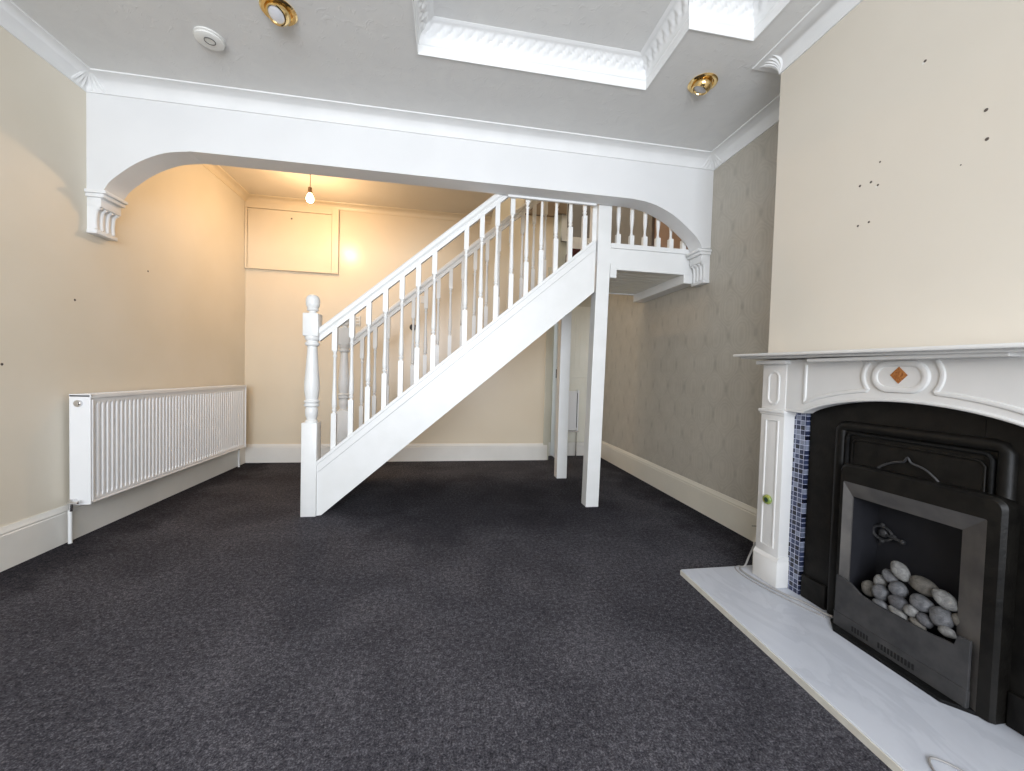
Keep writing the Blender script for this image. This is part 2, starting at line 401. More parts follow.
# ------------------------------------------------------------ the arched beam
def spline(pts, n):
    out = []
    for i in range(len(pts) - 1):
        p0 = pts[max(i - 1, 0)]; p1 = pts[i]; p2 = pts[i + 1]; p3 = pts[min(i + 2, len(pts) - 1)]
        for k in range(n):
            t = k / n
            out.append(tuple(.5 * (2 * p1[a] + (p2[a] - p0[a]) * t + (2 * p0[a] - 5 * p1[a] + 4 * p2[a] - p3[a]) * t * t + (3 * p1[a] - p0[a] - 3 * p2[a] + p3[a]) * t ** 3) for a in range(len(p1))))
    out.append(tuple(pts[-1])); return out
arch = spline([(-2.301, 2.302), (-2.268, 2.36), (-2.222, 2.41), (-2.125, 2.494), (-2.031, 2.553), (-1.929, 2.597), (-1.807, 2.62), (-1.684, 2.626), (-.8, 2.628), (.3, 2.628), (1.2, 2.628), (1.40, 2.628), (1.52, 2.624), (1.672, 2.600), (1.84, 2.532), (1.977, 2.44), (2.083, 2.347), (2.125, 2.275)], 5)
B0, B1 = YB, YB + .165
poly = [(XL, HC), (XL, 2.302)] + arch + [(XR, 2.275), (XR, HC)]
beam = struct('wall_arch', MB().prism(poly, 'y', B0, B1), M_beam)
struct('trim_3', MB().box(.46, 1.225, B1 - .012, B1 + .008, 2.612, 2.632), M_plaster)

def corbel(side, z_top, label):
    x0 = XL if side > 0 else XR
    t = thing('corbel', (x0, (B0 + B1) / 2, z_top), label, 'corbel', 'corbels under the arch')
    y0, y1 = B0, B1
    def bx(p0, p1, ya, yb, za, zb, bev=0): return (x0 + side * p0, x0 + side * p1, ya, yb, za, zb)
    def sb(mb, proj, ex, za, zb, bev=.004, eb=.003):
        a, b = x0, x0 + side * proj
        mb.box(min(a, b), max(a, b), y0 - ex, y1 + min(ex, eb), z_top + za, z_top + zb, bev); return mb
    mb = MB(); sb(mb, .125, .022, -.022, 0); sb(mb, .108, .013, -.046, -.022); mb.build('abacus', M_plaster, t, True)
    mb = MB(); sb(mb, .082, 0, -.105, -.046, .002); mb.build('block', M_plaster, t, True)
    prof = [(0, -.105), (.078, -.105), (.066, -.109), (.055, -.118), (.047, -.132), (.043, -.15), (.040, -.19), (.040, -.22), (.044, -.257), (0, -.257)]
    mb = MB(); mb.prism([(x0 + side * a, z_top + b) for a, b in prof], 'y', y0 + .002, y1 - .002); mb.build('scroll', M_plaster, t, True)
    mb = MB()
    # cheeks and flutes following the curve
    cp = spline([(.080, -.108), (.067, -.112), (.055, -.124), (.050, -.145), (.047, -.175), (.046, -.21), (.049, -.25)], 4)
    for k in range(4):
        yy = y0 + .014 + k * (y1 - y0 - .028) / 3
        mb.tube([(x0 + side * (a - .008), yy, z_top + b) for a, b in cp], .0125, 8)
    mb.build('flute', M_plaster, t, True)
    mb = MB(); sb(mb, .060, .004, -.283, -.257, .003); mb.build('foot', M_plaster, t, True)
    return t
corbel(1, 2.302, 'fluted white plaster corbel carrying the arch on the cream left wall')
corbel(-1, 2.265, 'fluted white plaster corbel carrying the arch against the taupe wallpaper')

# ------------------------------------------------------------ cornices
def cove(c, d, n=8, top=0, f=.012):
    pts = [(0, -c - f), (f * .6, -c - f * .9), (f * .7, -c)]
    for k in range(n + 1):
        a = PI / 2 * k / n; pts.append((f * .7 + (d - f * .7) * (1 - cos(a)), -c + (c - f * .7) * sin(a)))
    pts += [(d + f * .8, -f * .6), (d + f, 0), (0, 0)]
    return [(a, b + top) for a, b in pts]
C, D = .082, .092
# travel so that the room lies on the left: window wall end -> along the right side -> beam -> left wall
pth = [(XC, YW), (XC, YC), (XR, YC), (XR, YB), (XL, YB), (XL, YW)]
struct('trim_4', MB().sweep(pth, cove(C, D), z=HC), M_plaster, True)
struct('trim_5', MB().sweep([(SX0, YF), (XL, YF), (XL, YB + .18)], cove(.055, .07), z=HA), M_cream2, True)

def leaf_corner(name, corner, dirs, out=False):
    """shell of ribs over a cornice mitre; dirs = two (along, normal) leg frames"""
    mb = MB()
    for (al, nr) in dirs:
        for k in range(4):
            pts = []
            for i in range(13):
                t = i / 12; a = PI / 2 * t; n = D * (1 - cos(a)) + .003; z = -C + C * sin(a)
                if not out:
                    s = n + .105 * (k / 3.0) * (1 - t) ** .8
                    s = n * (1 - 0) + (.11 * k / 3.0) * (1 - t)
                else:
                    s = (n - 0.0) * 0 + (-n) + (.10 * k / 3.0) * t
                pts.append((corner[0] + al[0] * s + nr[0] * (n + .002), corner[1] + al[1] * s + nr[1] * (n + .002), HC + z - .001))
            mb.tube(pts, [.004 + .008 * sin(PI * min(1, .15 + i / 14)) for i in range(13)], 6)
    return tag(mb.build(name, M_plaster, None, True), kind='structure')
leaf_corner('trim_6', (XL, YB), [((1, 0), (0, -1)), ((0, -1), (1, 0))])
leaf_corner('trim_7', (XC, YC), [((0, -1), (-1, 0)), ((1, 0), (0, 1))], out=True)
leaf_corner('trim_8', (XR, YB), [((-1, 0), (0, -1)), ((0, -1), (-1, 0))])

# recess moulding: flat fascia and an ornamented cove with leaves
def tray_mould():
    mb = MB(); n = len(tray)
    P = [Vector(q) for q in tray]       # clockwise: room side is to the right
    prof = []
    NT = 14; z0, z1, dd = .056, .150, .092
    prof = [(0.0, -.004, 0), (.006, -.004, 0), (.006, z0 - .006, 0), (.012, z0, 0)]
    for k in range(NT + 1):
        a = PI / 2 * k / NT; prof.append((.012 + (dd - .02) * (1 - cos(a)), z0 + .004 + (z1 - z0 - .012) * sin(a), sin(PI * min(1, max(0, (k / NT - .22) / .62)))))
    prof += [(dd - .002, z1 - .004, 0), (dd + .006, z1 - .002, 0), (dd + .006, z1 + .004, 0)]
    for i in range(n):
        A, B = P[i], P[(i + 1) % n]; d = (B - A).normalized(); nr = Vector((d.y, -d.x))
        dp = (A - P[i - 1]).normalized(); np_ = Vector((dp.y, -dp.x)); dn = (P[(i + 2) % n] - B).normalized(); nn = Vector((dn.y, -dn.x))
        ma = (nr + np_); ma /= ma.dot(nr); m2 = (nr + nn); m2 /= m2.dot(nr)
        L = (B - A).length; ns = int(L / .006) if (A.y > 1.2 or B.y > 1.2) else 2
        if ns > 260: ns = 260
        rows = []
        for q, z, w in prof:
            a = A + ma * q; b = B + m2 * q; row = []
            for s_ in range(ns + 1):
                c = a.lerp(b, s_ / ns); arc = (c - A).dot(d)
                ph = arc / .062 * 2 * PI; k = (z - z0) / (z1 - z0)
                dis = 0
                if w > 0 and ns > 2:
                    dis = w * (.0075 * abs(sin(ph / 2 + 1.2 * sin(k * 5))) + .004 * sin(ph * 2 + k * 22) * sin(k * 16))
                row.append(mb.bm.verts.new((c.x + nr.x * dis * .7, c.y + nr.y * dis * .7, HC + z - dis * .7)))
            rows.append(row)
        for r in range(len(rows) - 1):
            for s_ in range(ns): mb.bm.faces.new([rows[r][s_], rows[r][s_ + 1], rows[r + 1][s_ + 1], rows[r + 1][s_]])
    return mb
struct('trim_9', tray_mould(), M_plaster, True)

# ------------------------------------------------------------ skirting boards
def skirt(h, t=.022): return [(0, 0), (t, 0), (t, h - .045), (t - .004, h - .040), (t - .002, h - .030), (t - .010, h - .012), (t - .014, h), (0, h)]
struct('baseboard_left', MB().sweep([(XL, YF - .0), (XL, YW)], skirt(.236)), M_skirtw)
struct('baseboard_far', MB().sweep([(XE, YF), (XL, YF)], skirt(.225)), M_skirtw)
struct('baseboard_recess', MB().sweep([(XR, YR), (XE, YR)], skirt(.19)), M_skirtw)
struct('baseboard_right', MB().sweep([(XC, 1.985), (XC, YC), (XR, YC), (XR, YR)], skirt(.236)), M_skirt)
# end of the far wall: architrave
struct('trim_10', MB().box(XE, XE + .02, YF - .01, YF + .12, 0, 2.6).box(XE - .055, XE + .02, YF - .016, YF, 0, 2.6), M_hall)

# ------------------------------------------------------------ things on the walls and ceiling
def downlight(x, y, tilt, label):
    t = thing('ceiling_spotlight', (x, y, HC), label, 'light', 'brass eyeball spotlights')
    mb = MB(); mb.lathe([(.058, 0), (.086, 0), (.088, -.005), (.080, -.011), (.066, -.010), (.058, -.002)], x, y, HC, 32); mb.build('rim', M_brass, t, True)
    mb = MB(); mb.lathe([(.0, .02), (.050, .02), (.060, 0), (.061, -.010), (.057, -.026), (.048, -.040), (.042, -.042), (.040, -.034), (.036, -.030)], 0, 0, 0, 28)
    R = Matrix.Rotation(tilt[0], 4, 'X') @ Matrix.Rotation(tilt[1], 4, 'Y')
    mb.xf(lambda c: (R @ c) + Vector((x, y, HC - .004))); mb.build('eyeball', M_brass, t, True)
    mb = MB(); mb.lathe([(.001, -.037), (.034, -.036), (.040, -.033), (.040, -.030)], 0, 0, 0, 24)
    mb.xf(lambda c: (R @ c) + Vector((x, y, HC - .004))); mb.build('lens', M_glassw, t, True)
downlight(1.556, 2.302, (.25, .35), 'brass eyeball spotlight in the ceiling near the chimney breast, right of the recess')
downlight(-.918, 2.285, (-.45, .15), 'brass eyeball spotlight in the ceiling beside the smoke alarm, cut by the photo edge')

t = thing('smoke_alarm', (-1.385, 2.545, HC), 'round white smoke alarm on the grey ceiling near the left cornice', 'smoke alarm')
MB().lathe([(.055, 0), (.072, 0), (.074, -.008), (.069, -.011)], -1.385, 2.545, HC, 36).build('base', M_switch, t, True)
MB().lathe([(.062, -.010), (.070, -.015), (.069, -.022), (.056, -.029), (.03, -.032), (.002, -.033)], -1.385, 2.545, HC, 36).build('cover', M_switch, t, True)
a = [( -1.375 + .026 * cos(k * PI / 12), 2.53 + .026 * sin(k * PI / 12), HC - .033) for k in range(24)]
MB().tube(a, .0022, 6, True).build('test_button_ring', mat('grey_ring', (.10, .10, .10)), t, True)

# hanging bulb
BX, BY = -1.417, 4.30
t = thing('pendant_bulb', (BX, BY, HA), 'bare lit bulb hanging on a short cord in the alcove', 'light')
MB().tube([(BX, BY, HA), (BX + .001, BY, HA - .08), (BX, BY, 2.985)], .0035, 6).build('cord', M_cord, t)
MB().lathe([(.02, 0), (.045, -.001), (.04, -.018), (.012, -.024)], BX, BY, HA, 18).build('ceiling_rose', M_switch, t, True)
MB().lathe([(.008, .03), (.018, .025), (.02, 0), (.021, -.03), (.016, -.034)], BX, BY, 2.965, 16).build('lamp_holder', M_cord, t, True)
MB().lathe([(.014, 0), (.016, -.01), (.030, -.035), (.036, -.058), (.033, -.080), (.018, -.096), (.002, -.1)], BX, BY, 2.938, 20).build('bulb', M_bulb, t, True)
pl = bpy.data.lights.new('bulb_light', 'POINT'); pl.energy = 27; pl.color = (1.0, .66, .37); pl.shadow_soft_size = .045
po = bpy.data.objects.new('bulb_light', pl); COL.objects.link(po); po.location = (BX, BY - .0, 2.80)

# high cupboard on the far wall
t = thing('high_cupboard', (-1.87, YF, 2.35), 'cream boarded-in cupboard front high in the alcove corner beside the bulb', 'cupboard')
cz0, cz1, cx0, cx1 = 2.335, 3.105, XL + .003, -1.352
mb = MB(); mb.box(cx1 - .075, cx1, YF - .035, YF, cz0, cz1, .004); mb.box(cx0, cx1 - .075, YF - .035, YF, 3.035, cz1, .004); mb.box(cx0, cx0 + .022, YF - .035, YF, cz0, 3.035, .002)
mb.box(cx0, cx1 + .006, YF - .042, YF, cz0 - .014, cz0, .003); mb.box(cx1 - .028, cx1 + .004, YF - .043, YF - .03, cz0, cz1, .003)
mb.build('frame', M_cream2, t)
d = MB().box(cx0 + .026, cx1 - .08, YF - .024, YF, cz0 + .004, 3.031, .002).build('door', M_cream2, t)
MB().lathe([(.007, 0), (.010, -.006), (.006, -.012)], -1.883, 2.944, YF - .024, 12, 'y').build('knob', M_hole, d)

t = thing('wall_fitting', (-.447, YF, 1.715), 'small round black wall fitting with a pale centre, seen between the balusters', 'fitting')
MB().lathe([(.040, 0), (.042, -.006), (.030, -.018), (.010, -.02)], -.447, 1.715, YF, 24, 'y').build('body', mat('black_plastic', (.02, .02, .025), None, 5, .3), t, True)
MB().lathe([(.012, -.018), (.010, -.026)], -.44, 1.722, YF, 14, 'y').build('centre', M_chrome, t, True)
t = thing('light_switch', (-.27, YF, 2.09), 'square cream switch plate high on the far wall, behind both handrails', 'switch')
MB().box(-.36, -.27, YF - .010, YF, 2.03, 2.12, .003).build('plate', M_switch, t); MB().box(-.325, -.305, YF - .016, YF - .009, 2.06, 2.09, .002).build('rocker', M_switch, t)
t = thing('wall_bracket', (-1.11, YF, 1.75), 'small white ladder-shaped bracket on the far wall above the back newel', 'bracket')
MB().box(-1.15, -1.135, YF - .014, YF, 1.70, 1.83, .002).box(-1.10, -1.085, YF - .014, YF, 1.70, 1.83, .002).build('side_rail', M_switch, t)
MB().box(-1.135, -1.10, YF - .02, YF, 1.715, 1.735, .002).box(-1.135, -1.10, YF - .02, YF, 1.755, 1.775, .002).box(-1.135, -1.10, YF - .02, YF, 1.795, 1.815, .002).build('rung', M_switch, t)

# recess: moulded panelling, narrow door edge with latch, small radiator
t = thing('wall_panelling', (1.8, YR, .2), 'glossy pale moulded panelling on the recess wall behind the posts', 'panelling')
MB().box(1.60, 2.09, YR - .02, YR, .20, 2.15, .003).build('board', M_panel, t)
mb = MB()
for x in (1.70, 1.79, 1.86, 1.95): mb.box(x, x + .012, YR - .026, YR - .018, 1.25, 2.02, .003)
mb.box(1.69, 1.97, YR - .026, YR - .018, 1.13, 1.15, .003); mb.box(2.03, 2.045, YR - .028, YR - .018, .20, 2.15, .003)
mb.build('moulding', M_panel, t)
t = thing('door_edge', (1.50, YR - .1, 0), 'narrow white open door edge with a black latch, left of the back post', 'door')
MB().box(1.475, 1.515, YR - .24, YR - .03, .02, 2.03, .003).build('leaf', M_white, t)
MB().box(1.467, 1.475, YR - .235, YR - .215, 1.12, 1.24, .001).box(1.475, 1.515, YR - .246, YR - .24, 1.25, 1.262, .001).build('latch', M_wire, t)

def small_rad():
    t = thing('column_radiator', (1.80, YR - .06, .38), 'small narrow radiator low on the recess wall, seen beside the back post', 'radiator')
    y = YR - .075
    MB().box(1.66, 1.822, y - .03, y + .03, .38, .94, .006).build('panel', M_rad, t)
    MB().box(1.828, 1.852, y - .036, y + .036, .37, .95, .004).build('end_plate', M_rad, t)
    MB().box(1.820, 1.829, y - .034, y - .035, .42, .91).build('seam', M_slot, t)
    MB().tube([(1.838, y, .37), (1.838, y, .0)], .009, 8).build('pipe', M_chrome, t, True)
    MB().box(1.72, 1.856, y - .04, y - .01, .355, .375, .003).build('valve', M_chrome, t)
    return t
small_rad()

# ------------------------------------------------------------ left radiator
RX, RB, RY0, RY1, RZ0, RZ1 = -2.257, -2.372, 2.905, 4.868, .235, .945
t = thing('panel_radiator', (XL, 3.88, .235), 'long white ribbed panel radiator on the left wall', 'radiator')
def fluted():
    mb = MB(); pitch = .0375; x = RX - .006; y0 = RY0 + .035; n = int((RY1 - RY0 - .07) / pitch); prof = []
    prof.append((RY0 + .004, x)); prof.append((y0, x))
    for k in range(n):
        b = y0 + k * pitch
        prof += [(b + .006, x), (b + .011, x - .011), (b + .024, x - .011), (b + .029, x)]
    prof.append((RY1 - .004, x))
    zs = [RZ0 + .008, RZ0 + .035, RZ0 + .06, RZ1 - .075, RZ1 - .05, RZ1 - .022]
    rows = []
    for i, z in enumerate(zs):
        k = 0 if i in (0, 1, 4, 5) else 1
        rows.append([mb.bm.verts.new((x + (px - x) * k, y, z)) for y, px in prof])
    for i in range(len(zs) - 1):
        for j in range(len(prof) - 1): mb.bm.faces.new([rows[i][j], rows[i][j + 1], rows[i + 1][j + 1], rows[i + 1][j]])
    # back sheet closes the panel
    mb.box(x - .03, x - .016, RY0 + .004, RY1 - .004, RZ0 + .008, RZ1 - .022)
    mb.tube([(x - .004, RY0 + .006, RZ0 + .010), (x - .004, RY1 - .006, RZ0 + .010)], .008, 8)
    return mb
fluted().build('front_panel', M_rad, t)
mb = MB(); mb.box(RX - .004, RX + .004, RY0 + .01, RY0 + .022, RZ0 + .02, RZ1 - .03, .002)
MB().box(RB + .008, RB + .035, RY0 + .01, RY1 - .01, RZ0 + .01, RZ1 - .03).build('back_panel', M_rad, t)
mb.build('front_edge', M_rad, t)
MB().box(RB, RX + .002, RY0 - .004, RY0 + .006, RZ0, RZ1, .003).build('end_plate', M_rad, t)
MB().box(RB, RX + .002, RY1 - .006, RY1 + .004, RZ0, RZ1, .003).build('end_plate', M_rad, t)
mb = MB(); mb.box(RB, RX + .004, RY0 - .004, RY0 + .012, RZ1 - .014, RZ1 + .004, .002); mb.box(RX - .012, RX + .004, RY0, RY1, RZ1 - .022, RZ1 + .004, .003); mb.box(RB, RB + .012, RY0, RY1, RZ1 - .014, RZ1 + .004)
for k in range(60): mb.box(RB + .01, RX - .01, RY0 + .02 + k * .0325, RY0 + .032 + k * .0325, RZ1 - .004, RZ1 + .002)
mb.build('top_grille', M_rad, t)
def valve(y, s, z=RZ0 + .03):
    xc = RB + .034
    mb = MB(); mb.lathe([(.0, 0), (.013, 0), (.015, .012), (.012, .02), (.012, .04)], xc, z, y - .042 * s if s > 0 else y, 14, 'y')
    mb.ball((xc, y - .032 * s, z), .017, 1, 1.2, 1); mb.box(xc - .012, xc + .05, y - .045 * s - .009, y - .045 * s + .009, z - .010, z + .008, .003)
    mb.tube([(xc, y - .033 * s, z), (xc - .004, y - .034 * s, z - .06)], .010, 10)
    return mb.build('valve', M_chrome, t, True)
valve(RY0, 1); v2 = valve(RY1, -1)
for y in (RY0 - .034, RY1 + .034):
    xc = RB + .028
    MB().tube([(xc, y, RZ0 - .02), (xc, y, .0)], .0105, 10).build('pipe', M_white, t, True)
MB().lathe([(.022, 0), (.022, -.012), (.013, -.013), (.013, -.020)], RB + .055, RZ1 - .055, RY0 - .004, 14, 'y').build('bleed_plug', M_chrome, t, True)

# ------------------------------------------------------------ staircase
ST = thing('staircase', (.1, 3.7, 0), 'white painted wooden staircase with turned balusters rising to a landing', 'staircase')
NF, NBK = 3.265, 4.22        # newel centre planes (front, back)
NX = -1.045; SP = .857
def ztop(x): return .417 + SP * (x + .994)
def zbot(x): return -.012 + SP * (x + .974)
def zrail(x): return 1.395 + .864 * (x + .958)
def newel(yc, w=.112):
    n = MB(); h = w / 2
    n.box(NX - h, NX + h, yc - h, yc + h, 0, .733, .004)
    n.box(NX - h, NX + h, yc - h, yc + h, 1.403, 1.579, .006)
    r = [(.046, .725), (.046, .745), (.036, .752), (.036, .765), (.044, .785), (.047, .81), (.046, .835), (.040, .852), (.053, .860), (.056, .869), (.053, .878), (.046, .881), (.054, .890), (.056, .898), (.052, .906), (.044, .912), (.047, .93), (.054, .98), (.055, 1.03), (.050, 1.10), (.044, 1.18), (.039, 1.26), (.036, 1.315), (.036, 1.325), (.050, 1.335), (.053, 1.345), (.050, 1.356), (.042, 1.360), (.042, 1.368), (.050, 1.376), (.054, 1.388), (.054, 1.408)]
    n.lathe(r, NX, yc, 0, 24)
    o = n.build('newel_post', M_white, ST, True)
    f = MB(); f.lathe([(.038, 1.575), (.034, 1.582), (.026, 1.590), (.026, 1.597), (.040, 1.603), (.044, 1.611), (.040, 1.618), (.038, 1.622), (.047, 1.640), (.051, 1.662), (.050, 1.690), (.042, 1.712), (.026, 1.725), (.004, 1.730)], NX, yc, 0, 24)
    f.build('finial', M_white, o, True)
newel(NF); newel(NBK)
SY0, SY1 = 3.23, 3.272
def string(y0, y1):
    xa, xb = NX + .05, 1.235
    pts = [(xa, max(zbot(xa), 0)), (-.955, 0.004), (xb, zbot(xb)), (xb, ztop(xb)), (xa, ztop(xa))]
    o = MB().prism(pts, 'y', y0, y1).build('string', M_white, ST)
    # capping moulding on the upper edge
    MB().prism([(xa, ztop(xa) - .083), (xb, ztop(xb) - .083), (xb, ztop(xb) + .006), (xa, ztop(xa) + .006)], 'y', y0 - .010, y0, .003).build('capping', M_white, o)
    MB().prism([(xa, ztop(xa) - .02), (xb, ztop(xb) - .02), (xb, ztop(xb) + .012), (xa, ztop(xa) + .012)], 'y', y0 - .016, y1 + .016, .004).build('capping', M_white, o)
string(SY0, SY1)
# back cut string, low, under the treads
x0s, TR, RS = -.99, .249, .2128
NSTEP = 9
pts = [(x0s, 0.0)]
for k in range(NSTEP): pts += [(x0s + k * TR, (k + 1) * RS - .03), (x0s + (k + 1) * TR, (k + 1) * RS - .03)]
pts += [(x0s + NSTEP * TR, zbot(x0s + NSTEP * TR) + .0), (-.955, .004)]
MB().prism(pts, 'y', 4.17, 4.20).build('string', M_white, ST)
for k in range(NSTEP):
    xa = x0s + k * TR; z = (k + 1) * RS
    MB().box(xa - .02, xa + TR, SY1, 4.21, z - .03, z, .004).build('tread', M_redcarpet, ST)
    MB().box(xa, xa + .018, SY1, 4.17, max(z - RS, 0), z - .03).build('riser', M_white, ST)
xa, xb = -.93, 1.225
MB().prism([(xa, zbot(xa) + .012), (xb, zbot(xb) + .012), (xb, zbot(xb) + .024), (xa, zbot(xa) + .024)], 'y', SY1, 4.17).build('soffit', M_skirtw, ST)

def rail(yc, x1, nm='handrail'):
    x0 = NX + .056
    d = Vector((1, 0, .864)).normalized(); u = Vector((-d.z, 0, d.x))
    prof = [(-.022, 0), (.022, 0), (.025, .022), (.019, .032), (.031, .046), (.032, .066), (.023, .080), (0, .085), (-.023, .080), (-.032, .066), (-.031, .046), (-.019, .032), (-.025, .022)]
    mb = MB(); A = []
    for x in (x0, x1):
        o = Vector((x, yc, zrail(x)))
        # plumb-cut ends
        A.append([mb.bm.verts.new(o + Vector((0, a, b / d.x))) for a, b in prof])
    n = len(prof)
    for k in range(n): mb.bm.faces.new([A[0][k], A[0][(k + 1) % n], A[1][(k + 1) % n], A[1][k]])
    mb.bm.faces.new(A[0][::-1]); mb.bm.faces.new(A[1])
    return mb.build(nm, M_white, ST)
rail(3.268, 1.215); rail(4.22, 1.215)
# balusters
BL = .975
def baluster_mesh(L=BL, b0=.33, t0=.2):
    mb = MB(); h = .019; sl = SP * h
    def sq(z0, z1, s0=0, s1=0):
        vs = [(-h, -h, z0 - s0), (h, -h, z0 + s0), (h, h, z0 + s0), (-h, h, z0 - s0), (-h, -h, z1 - s1), (h, -h, z1 + s1), (h, h, z1 + s1), (-h, h, z1 - s1)]
        mb.faces(vs, [(0, 3, 2, 1), (4, 5, 6, 7), (0, 1, 5, 4), (1, 2, 6, 5), (2, 3, 7, 6), (3, 0, 4, 7)])
    s = sl if L == BL else 0
    sq(0, b0 - .05, s, 0); sq(L - t0, L, 0, s)
    a, c = b0 - .05, L - t0
    r = [(.016, a), (.012, a + .012), (.018, a + .022), (.019, a + .030), (.013, a + .038), (.0175, a + .050), (.019, a + .07), (.0185, a + .10), (.016, a + .17), (.0125, a + .28), (.0115, c - .055), (.0165, c - .045), (.0175, c - .037), (.012, c - .030), (.012, c - .018), (.017, c - .008), (.0175, c)]
    mb.lathe(r, 0, 0, 0, 12); return mb
ref = None
def baluster(x, y, z, proto=None):
    global ref, refl
    return None
W0 = WO['staircase']
base = baluster_mesh().build('baluster', M_white, ST, True, origin=(0, 0, 0))
first = True
spots = []
for k in range(17):
    x = -.879 + .1262 * k
    if k != 7: spots.append((x, 3.268, ztop(x) + .008))
    if k not in (3,): spots.append((x + .01, 4.215, None))
for x, y, z in spots:
    o = base if first else base.copy()
    if not first: COL.objects.link(o); o.parent = ST
    first = False
    if z is None:
        n = int((x - x0s) / TR); z = (n + 1) * RS; L = zrail(x) - z
        z = zrail(x) - BL + .004
        if z < (n + 1) * RS - .001 : pass
    o.location = Vector((x, y, z)) - W0
# posts under the landing
def post(yc, x0, x1, z1):
    h = (x1 - x0) / 2
    return MB().box(x0, x1, yc - h, yc + h, 0, z1, .004).build('support_post', M_white, ST)
PX0, PX1 = 1.224, 1.342
p1 = MB().box(PX0, PX1, 3.236, 3.354, 0, 2.13, .004).xf(lambda q: (q.x + .016 * q.z, q.y, q.z)).build('support_post', M_white, ST)
MB().box(PX0 + .034, PX1 + .036, 3.240, 3.352, 2.13, 3.25, .003).box(PX0 - .004, PX0 + .036, 3.286, 3.350, 2.13, 3.25).build('newel_post', M_white, ST)
mb = MB(); mb.tube([(PX0 + .036 + (PX1 - PX0 - .002) * k / 10, 3.238, 2.118 + .014 * sin(PI * (k / 10) * .75)) for k in range(11)], .003, 6); mb.build('joint_bead', M_white, p1)
post(4.235, 1.230, 1.345, 2.09)
# landing
LX0, LX1, LY0, LY1 = 1.378, XR - .002, 3.235, 4.17
mb = MB(); mb.box(LX0, LX1, LY0 + .01, LY0 + .045, 2.088, 2.272, .002); mb.box(LX0, LX1, LY0 - .004, LY0 + .06, 2.272, 2.316, .006); mb.box(LX0, LX1, LY0 + .002, LY0 + .012, 2.088, 2.104, .003)
mb.build('landing_fascia', M_white, ST)
mb = MB()
n = 9; w = (LY1 - LY0 - .05) / n
for k in range(n): mb.box(LX0 - .1 if k > 1 else LX0, LX1, LY0 + .048 + k * w, LY0 + .048 + (k + 1) * w - .012, 2.096, 2.114, .004)
mb.box(LX0, LX1, LY0 + .048, LY1, 2.112, 2.125)
mb.build('landing_soffit', M_soffit, ST)
MB().box(LX0, LX1, LY0 + .05, LY1, 2.27, 2.30).build('landing_floor', M_redcarpet, ST)
MB().box(LX0, 2.08, LY1, LY1 + .03, 2.088, 2.30, .002).build('landing_fascia', M_white, ST)
MB().box(2.078, XR - .002, LY0 + .0, LY1 + .03, 2.012, 2.098, .003).build('bearer', M_white, ST)
MB().box(1.378, 1.436, LY0 - .002, LY0 + .045, 2.016, 2.14, .003).build('bracket', M_white, ST)
lm = MB(); lm.box(-.019, .019, -.019, .019, 0, .085); lm.box(-.019, .019, -.019, .019, .72, .90)
lm.lathe([(.017, .083), (.0125, .095), (.010, .115), (.0105, .135), (.014, .165), (.0175, .20), (.0185, .25), (.017, .36), (.013, .52), (.0115, .66), (.0165, .675), (.0165, .69), (.012, .70), (.017, .722)], 0, 0, 0, 12)
lb = lm.build('baluster', M_white, ST, True, origin=(0, 0, 0))
for k in range(7):
    o = lb if k == 0 else lb.copy()
    if k: COL.objects.link(o); o.parent = ST
    o.location = Vector((1.451 + .1255 * k if k < 6 else 2.18, 3.266, 2.316)) - W0
MB().box(LX0, LX1, 3.238, 3.296, 3.21, 3.26, .008).build('handrail', M_white, ST)
# carpeted step below the upper door
t = thing('carpeted_step', (1.9, 5.25, 2.68), 'dark red carpeted step with a white riser, glimpsed above the landing', 'step')
MB().box(1.62, XR - .035, 5.10, YR - .002, 2.68, 2.87, .006).build('tread', M_redcarpet, t)
MB().box(1.62, XR - .035, 5.34, YR - .036, 2.872, 3.05, .003).build('riser', M_skirtw, t)

# ------------------------------------------------------------ hearth and fireplace
FC = 1.285
t = thing('hearth_slab', (1.6, FC, 0), 'white marble hearth slab laid on the dark carpet', 'hearth')
MB().prism([(1.325, .50), (1.87, .50), (1.87, 2.062), (1.381, 2.062)], 'z', .004, .032, .003).build('slab', M_marble, t)
MB().prism([(1.320, .50), (1.3245, .50), (1.3805, 2.062), (1.376, 2.062)], 'z', .0, .027).build('edge_strip', M_edge, t)

MP = thing('mantelpiece', (1.82, FC, .03), 'white painted mantelpiece with arched frieze, oval medallion and shelf', 'mantelpiece')
XF = 1.782
mb = MB(); mb.box(1.652, XC - .001, FC - .770, FC + .770, 1.276, 1.292, .006); mb.box(1.690, XC - .001, FC - .750, FC + .750, 1.266, 1.277, .003)
mb.xf(lambda q: (q.x, q.y, q.z + (q.y - FC) * .016 - .001)); mb.build('mantel_shelf', M_mantel, MP, True)
MB().box(1.712, XF + .01, FC - .345, FC + .345, 1.248, 1.264, .003).build('shelf_moulding', M_mantel, MP)
ar = [(FC + .375 * cos(a) / cos(0) , 0) for a in (0,)]
def archz(y):
    t = abs(y - FC) / .42
    return .993 + .088 * max(0, 1 - min(1, t) ** 2.0) ** .78 if t < 1 else .993
poly = [(FC - .53, 1.266), (FC - .53, .993)]
for k in range(41):
    y = FC - .42 + .84 * k / 40; poly.append((y, archz(y)))
poly += [(FC + .53, .993), (FC + .53, 1.266)]
fr = MB().prism(poly, 'x', XF + .004, 1.842).build('frieze', M_mantel, MP)
mb = MB()
pts = [(XF + .004, FC + .42 - .84 * k / 40, archz(FC + .42 - .84 * k / 40) + .006) for k in range(41)]
mb.tube([(XF + .004, FC + .52, .999)] + pts + [(XF + .004, FC - .52, .999)], .007, 8); mb.build('arch_bead', M_mantel, fr, True)
